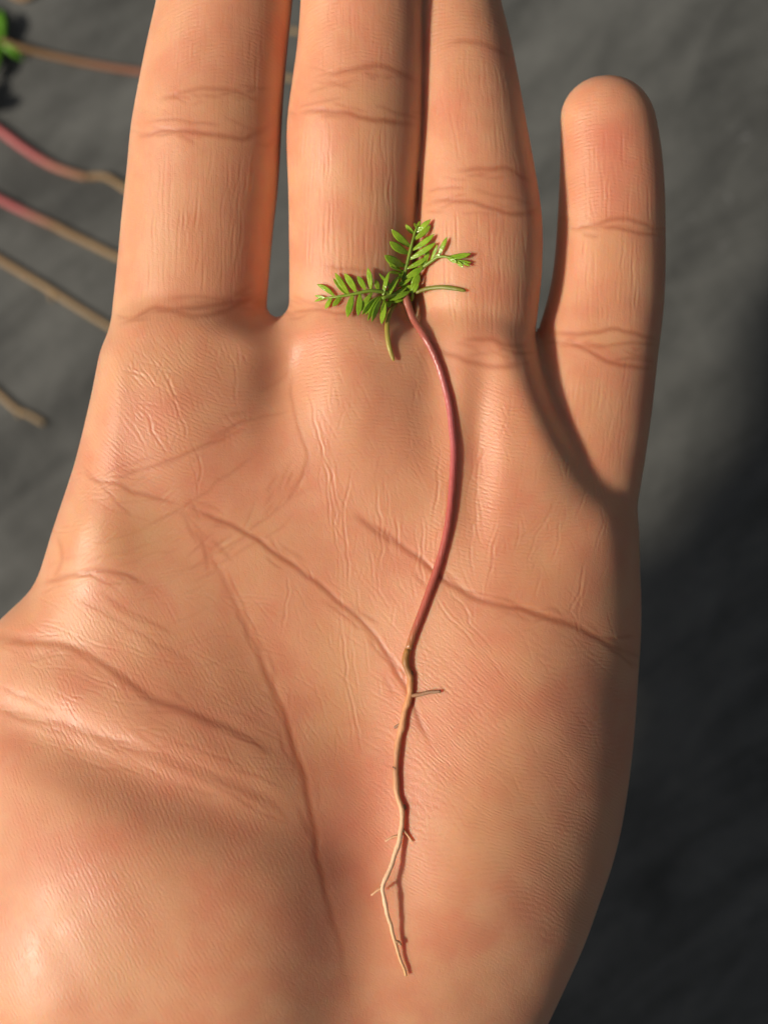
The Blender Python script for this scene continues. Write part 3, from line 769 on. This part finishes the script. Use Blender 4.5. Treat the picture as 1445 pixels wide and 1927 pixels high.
# keep the photographed path under the lens for the raised stretch
for i in range(len(rp)):
    zs = skin_z(*xy[i]); k = (D - rp[i, 2]) / (D - zs); rp[i, :2] *= k
rp[:, :2] += gblur(np.random.randn(len(rp), 2) * .13, 1.5, axes=[0]) * np.linspace(.6, 1.2, len(rp))[:, None]
root = put('root', sweep(rp, rr * .92 * (1 + .16 * gblur(np.random.randn(len(rp)), 1.2)), None, 10, lump=.08), ROOT, seedling, origin, tube_attr(len(rp), 10))
def near(px, py, arr):
    k = min(range(len(arr)), key=lambda i: (CX + PXMM * arr[i, 0] * D / (D - arr[i, 2]) - px) ** 2 + (CY - PXMM * arr[i, 1] * D / (D - arr[i, 2]) - py) ** 2)
    return arr[k]
for name, pts, r, mat in [('rootlet', [(774, 1308), (790, 1307), (806, 1303), (829, 1301)], (.30, .20), RLETD), ('rootlet', [(757, 1362), (749, 1365), (742, 1370)], (.24, .16), RLETD),
                          ('rootlet', [(759, 1558), (766, 1570), (776, 1584)], (.2, .12), RLET), ('rootlet', [(751, 1572), (740, 1575), (725, 1583)], (.22, .12), RLET),
                          ('rootlet', [(720, 1671), (710, 1676), (699, 1685)], (.22, .12), RLET), ('rootlet', [(745, 1768), (750, 1773), (754, 1779)], (.26, .16), RLET)]:
    b = near(*pts[0], rp); q = []
    for k, (px, py) in enumerate(pts):
        zz = max(b[2] - .1 * k, skin_z(*P2(px, py)) + r[1] + .12); q.append((*P(px, py, zz), zz))
    q[0] = tuple(b); q = catmull(q, .3); tt = np.linspace(r[0], r[1], len(q))
    put(name, sweep(q, tt, None, 7, lump=.1), mat, root, origin, tube_attr(len(q), 7))
for px, py, s in [(773, 1270, .42), (744, 1447, .40), (760, 1521, .32), (757, 1562, .26), (718, 1670, .2), (765, 1252, .3)]:
    b = near(px, py, rp); x, y = P(px, py, b[2] + .15)
    q = catmull([(x, y - s * 1.3, b[2] - .12), (x, y, b[2] - .04), (x + .05, y + s * 1.3, b[2] - .12)], .15); tt = s * np.sin(np.linspace(.5, 2.6, len(q)))
    put('scar', sweep(q, tt, None, 8, lump=.2), NODE, root, origin, tube_attr(len(q), 8))

def zc(zx, zy): return 560 + zx / 4.014, 390 + zy / 4.014     # enlarged-crop reading -> photo pixel
def leaf3(zx, zy, h):
    px, py = zc(zx, zy); h -= CROWN_Z; z = max(CROWN_Z - 1.1 + h * .3, skin_z(*P2(px, py)) + .2 + .3 * max(h, 0))
    return np.array([*P(px, py, z), z])
CROWN_Z = max(skin_z(*P2(735, 560)), skin_z(*P2(790, 560))) + .1
def rachis(pts, hs, name, r=(.34, .16)):
    n = len(pts); q = np.array([leaf3(*p, CROWN_Z + h) for p, h in zip(pts, hs)])
    q = catmull(q, .3); tt = np.linspace(r[0], r[1], len(q))
    o = put(name, sweep(q, tt, None, 7), RACH, seedling, origin)
    return o, q
def leaflet(parent, b, tip, hb, ht, wd=.42, mat=LEAF, curve=0.0, roll=0.0):
    B = leaf3(*b, CROWN_Z + hb); T = leaf3(*tip, CROWN_Z + ht)
    wd *= random.uniform(.85, 1.12); L = np.linalg.norm(T - B); d = (T - B) / L
    side = np.cross(d, (0, 0, 1)); side /= np.linalg.norm(side)
    k = np.linspace(0, 1, 12)[:, None]
    q = B + (T - B) * k + side * curve * L * (4 * k * (1 - k)) * .5 + np.array([0, 0, 1]) * (.06 * L * 4 * k * (1 - k))
    u = k[:, 0]
    prof = np.interp(u, [0, .08, .3, .55, .75, .9, 1], [.32, .45, .82, .92, .78, .42, .03]) * wd * .95
    upv = np.array([0, 0, 1.0]) + side * roll
    V, F = sweep(q, prof, np.maximum(prof * .15, .03), 8, upv)
    # channel along the midrib
    V = [np.array(v) for v in V]
    for i in range(12):
        V[i * 8 + 2] = V[i * 8 + 2] - np.array([0, 0, prof[i] * .30])
    return put('leaflet', (V, F), mat, parent, origin)

rA, _ = rachis([(795, 560), (815, 470), (833, 400), (850, 330), (868, 250), (890, 180), (905, 145)], [0, .8, 1.2, 1.5, 1.7, 1.8, 1.8], 'leaf_stalk')
for b, tp, wd, cv in [((808, 440), (657, 362), .66, -.12), ((835, 348), (694, 258), .60, -.1), ((852, 298), (708, 165), .58, -.08), ((880, 205), (814, 130), .46, -.05), ((898, 158), (880, 118), .24, 0), ((902, 150), (926, 104), .22, 0),
                      ((892, 190), (1003, 92), .50, .05), ((880, 245), (1006, 135), .50, .08), ((868, 322), (1030, 203), .52, .08), ((846, 392), (1044, 266), .58, .06), ((828, 462), (985, 372), .46, .1)]:
    leaflet(rA, b, tp, 1.4, 1.4 + random.uniform(-.3, .9), wd, curve=cv, roll=random.uniform(-.5, .5))
rB, _ = rachis([(690, 650), (620, 635), (545, 632), (460, 648), (380, 664), (300, 676), (215, 686)], [.3, .7, .9, .9, .8, .6, .5], 'leaf_stalk', (.30, .15))
for b, tp, wd, cv in [((615, 632), (588, 545), .48, .0), ((552, 620), (530, 458), .52, .05), ((512, 625), (450, 520), .44, .06), ((440, 640), (353, 500), .50, .06), ((388, 656), (283, 495), .50, -.04), ((372, 660), (270, 537), .42, -.06),
                      ((275, 668), (146, 582), .40, .10), ((210, 685), (130, 668), .26, .0), ((210, 686), (128, 712), .22, .05), ((255, 680), (208, 768), .42, -.05), ((328, 676), (264, 748), .38, -.05),
                      ((418, 662), (376, 832), .52, .02), ((470, 655), (456, 820), .48, -.06), ((562, 648), (474, 790), .48, .05)]:
    leaflet(rB, b, tp, .7, .7 + random.uniform(-.3, .7), wd, curve=cv, roll=random.uniform(-.5, .5))
rC, _ = rachis([(860, 560), (900, 500), (945, 455), (1010, 408), (1060, 376), (1130, 376), (1200, 400), (1245, 415)], [0, .6, 1.0, 1.4, 1.5, 1.5, 1.3, 1.2], 'leaf_stalk', (.32, .13))
for b, tp, wd, cv in [((1060, 372), (1128, 224), .34, .0), ((1002, 405), (1056, 280), .36, .04), ((950, 440), (988, 318), .36, .05), ((1130, 375), (1308, 350), .52, .10), ((1130, 382), (1200, 422), .34, -.1), ((1190, 400), (1312, 418), .24, .05),
                      ((1195, 402), (1250, 455), .30, .0), ((1225, 412), (1302, 444), .22, 0), ((1030, 398), (1075, 345), .3, 0), ((960, 445), (880, 420), .42, .1), ((980, 430), (930, 425), .4, 0)]:
    leaflet(rC, b, tp, 1.4, 1.3 + random.uniform(-.3, .9), wd, curve=cv, roll=random.uniform(-.6, .6))
# crown: short stalk with the young central leaves
rD, _ = rachis([(805, 715), (790, 680), (760, 660), (700, 670), (640, 690)], [-.8, .2, .8, 1.2, 1.4], 'leaf_stalk', (.55, .25))
for b, tp, wd, cv, h in [((640, 675), (560, 868), .48, .04, 1.2), ((625, 672), (530, 858), .44, .05, .8), ((655, 700), (634, 884), .48, -.03, 1.0), ((610, 680), (486, 812), .46, .06, .9), ((600, 700), (510, 815), .3, .0, .4), ((675, 690), (768, 514), .50, -.05, 1.9),
                         ((645, 665), (692, 488), .34, -.05, 1.5), ((690, 700), (850, 632), .50, .05, 1.4), ((700, 722), (830, 668), .44, .04, 1.0), ((815, 535), (950, 452), .58, .05, 1.6), ((865, 615), (918, 505), .72, .0, 1.3), ((760, 600), (865, 528), .40, .05, 1.3),
                         ((745, 470), (690, 425), .36, .1, 1.0), ((790, 480), (700, 450), .34, .05, 1.1), ((780, 500), (690, 490), .32, 0, .8), ((860, 650), (905, 560), .5, .1, 1.0), ((690, 700), (690, 758), .45, 0, .6), ((720, 640), (640, 520), .28, .05, .9), ((700, 600), (615, 500), .22, 0, .8),
                         ((750, 690), (860, 705), .42, .1, .6), ((830, 600), (760, 570), .5, 0, .6), ((870, 640), (860, 715), .3, 0, .8), ((780, 640), (900, 600), .6, 0, .3), ((720, 660), (830, 590), .5, .1, .5), ((740, 560), (800, 470), .4, .1, .5)]:
    leaflet(rD, b, tp, h * .6, h + random.uniform(-.1, .5), wd, curve=cv, roll=random.uniform(-.7, .7))
for pts, mat, hs, wd in [([(745, 725), (705, 785), (678, 870), (678, 960), (694, 1060), (725, 1160)], COTY, [.2, .4, .5, .3, 0, -.4], .33), ([(895, 645), (970, 617), (1075, 604), (1175, 612), (1268, 632)], COTO, [.2, .6, .7, .6, .4], .30)]:
    q = []
    for p, h in zip(pts, hs):
        x, y = P2(*zc(*p)); zz = max(skin_z(x, y) + .4, CROWN_Z + h - 1.0); q.append((*P(*zc(*p), zz), zz))
    q = catmull(q, .3); u = np.linspace(0, 1, len(q)); pr = wd * np.interp(u, [0, .15, .7, .95, 1], [.7, .95, 1.05, .8, .4])
    put('seed_leaf', sweep(q, pr, pr * .5, 8), mat, seedling, origin)

# ---- seedlings lying on the table behind
TZ = -TABLE
def tpath(pts, r): return np.array([[*P(px, py, TZ + r), TZ + r + h] for px, py, h in pts])
BST = along_material('stem_pink', [(0, (.46, .10, .11, 1)), (.6, (.48, .13, .13, 1)), (.85, (.42, .2, .13, 1)), (1, (.30, .17, .08, 1))], .5, .3)
BSR = along_material('stem_russet', [(0, (.20, .13, .05, 1)), (.4, (.25, .13, .06, 1)), (1, (.33, .11, .07, 1))], .5, .3)
BRT = along_material('root_dull', [(0, (.28, .17, .08, 1)), (.4, (.36, .25, .13, 1)), (1, (.34, .25, .14, 1))], .6, .5, (.16, .10, .05, 1))
BLEAF = leaf_material('leaf_bright', (0.08, 0.26, 0.012, 1), (0.15, 0.38, 0.02, 1), .4)
def table_plant(label, parts, leaves=()):
    p0 = parts[0][1][0]; o = np.array([*P(p0[0], p0[1], TZ), TZ])
    e = bpy.data.objects.new('seedling', None); S.collection.objects.link(e); e.location = W(*o); e.empty_display_size = .01
    tag(e, label, 'seedling', 'seedlings lying on the tabletop')
    for name, pts, r0, r1, mat in parts:
        r0 *= .74; r1 *= .74
        q = catmull(tpath([(a, b, h * .5) for a, b, h in pts], max(r0, r1) * .7), .8); u = np.linspace(r0, r1, len(q))
        put(name, sweep(q, u, None, 9, lump=.06), mat, e, o, tube_attr(len(q), 9))
    for b, tp, hb, ht, wd in leaves:
        hb, ht = hb * .55, ht * .4
        B = np.array([*P(*b, TZ + hb), TZ + hb]); Tt = np.array([*P(*tp, TZ + ht), TZ + ht]); k = np.linspace(0, 1, 10)[:, None]
        q = B + (Tt - B) * k + np.array([0, 0, 1]) * 1.0 * 4 * k * (1 - k)
        pr = wd * np.interp(k[:, 0], [0, .2, .6, .9, 1], [.4, .8, 1, .6, .15])
        put('leaflet', sweep(q, pr, pr * .3, 8), BLEAF, e, o)
table_plant('seedling on the tabletop with bright green leaves at the left edge and a russet stem', [
    ('stem', [(2, 78, 3.5), (40, 92, 2.6), (100, 106, 1), (180, 122, .3), (265, 135, 0), (340, 142, 0)], 1.0, .95, BSR),
    ('root', [(340, 142, 0), (440, 140, .3), (540, 146, 0), (640, 170, 0)], 1.0, .6, BRT)],
    [((4, 80), (46, 113), 3.5, 1.5, .9), ((2, 80), (2, 20), 4, 7, 1.6), ((0, 82), (-30, 30), 4, 8, 2.0), ((0, 84), (-45, 95), 4, 6, 2.0), ((0, 86), (-25, 150), 4, 6, 2.0), ((-5, 70), (-60, 10), 4, 9, 2.0), ((-5, 80), (-70, 120), 4, 9, 2.2), ((-10, 84), (-75, 60), 4, 9, 2.2)])
table_plant('pink-stemmed seedling on the tabletop, upper of the two pink stems left of the index finger', [
    ('stem', [(-60, 205, 1), (0, 245, .8), (50, 282, .6), (100, 312, .3), (150, 330, 0), (165, 333, 0)], 1.25, 1.1, BST),
    ('root', [(162, 333, 0), (190, 332, .6), (205, 335, .8), (232, 352, .2), (300, 400, 0)], 1.0, .9, BRT)],
    [((-60, 205), (-110, 150), 3, 8, 2), ((-60, 205), (-130, 220), 3, 6, 2), ((-60, 205), (-80, 130), 3, 9, 2.2), ((-62, 205), (-10, 185), 4, 10, 1.8), ((-62, 203), (-40, 150), 4, 11, 2.0)])
table_plant('pink-stemmed seedling on the tabletop, lower of the two pink stems left of the index finger', [
    ('stem', [(-60, 345, 1), (0, 375, .6), (50, 400, .3), (105, 425, 0)], 1.15, 1.05, BST),
    ('root', [(103, 424, 0), (125, 436, .5), (170, 458, .3), (222, 484, 0), (300, 520, 0)], 1.15, .85, BRT)])
table_plant('bare tan root on the tabletop with a knobbly bend, below the pink stems', [
    ('root', [(-60, 455, .5), (0, 488, .3), (40, 512, .3), (70, 530, .2), (95, 545, .4), (150, 580, .2), (205, 614, 0), (280, 660, 0)], 1.1, .8, BRT),
    ('rootlet', [(92, 546, .1), (98, 560, 0), (97, 566, 0)], .5, .35, BRT), ('rootlet', [(66, 526, .6), (66, 518, .9)], .45, .3, BRT)])
table_plant('short tan root tip on the tabletop, lowest at the left edge', [
    ('root', [(-60, 690, .3), (0, 742, .2), (22, 762, .3), (36, 773, .3), (55, 780, .1), (84, 797, 0)], 1.0, .75, BRT), ('rootlet', [(36, 772, .1), (35, 784, 0)], .55, .45, BRT)])
table_plant('thin tan root on the tabletop along the top edge, passing behind the fingers', [
    ('root', [(20, -12, .3), (48, -2, .3), (90, -28, 0), (180, -50, 0), (270, -35, 0), (400, 30, 0), (550, 58, 0), (660, 66, 0)], .95, .7, BRT)])
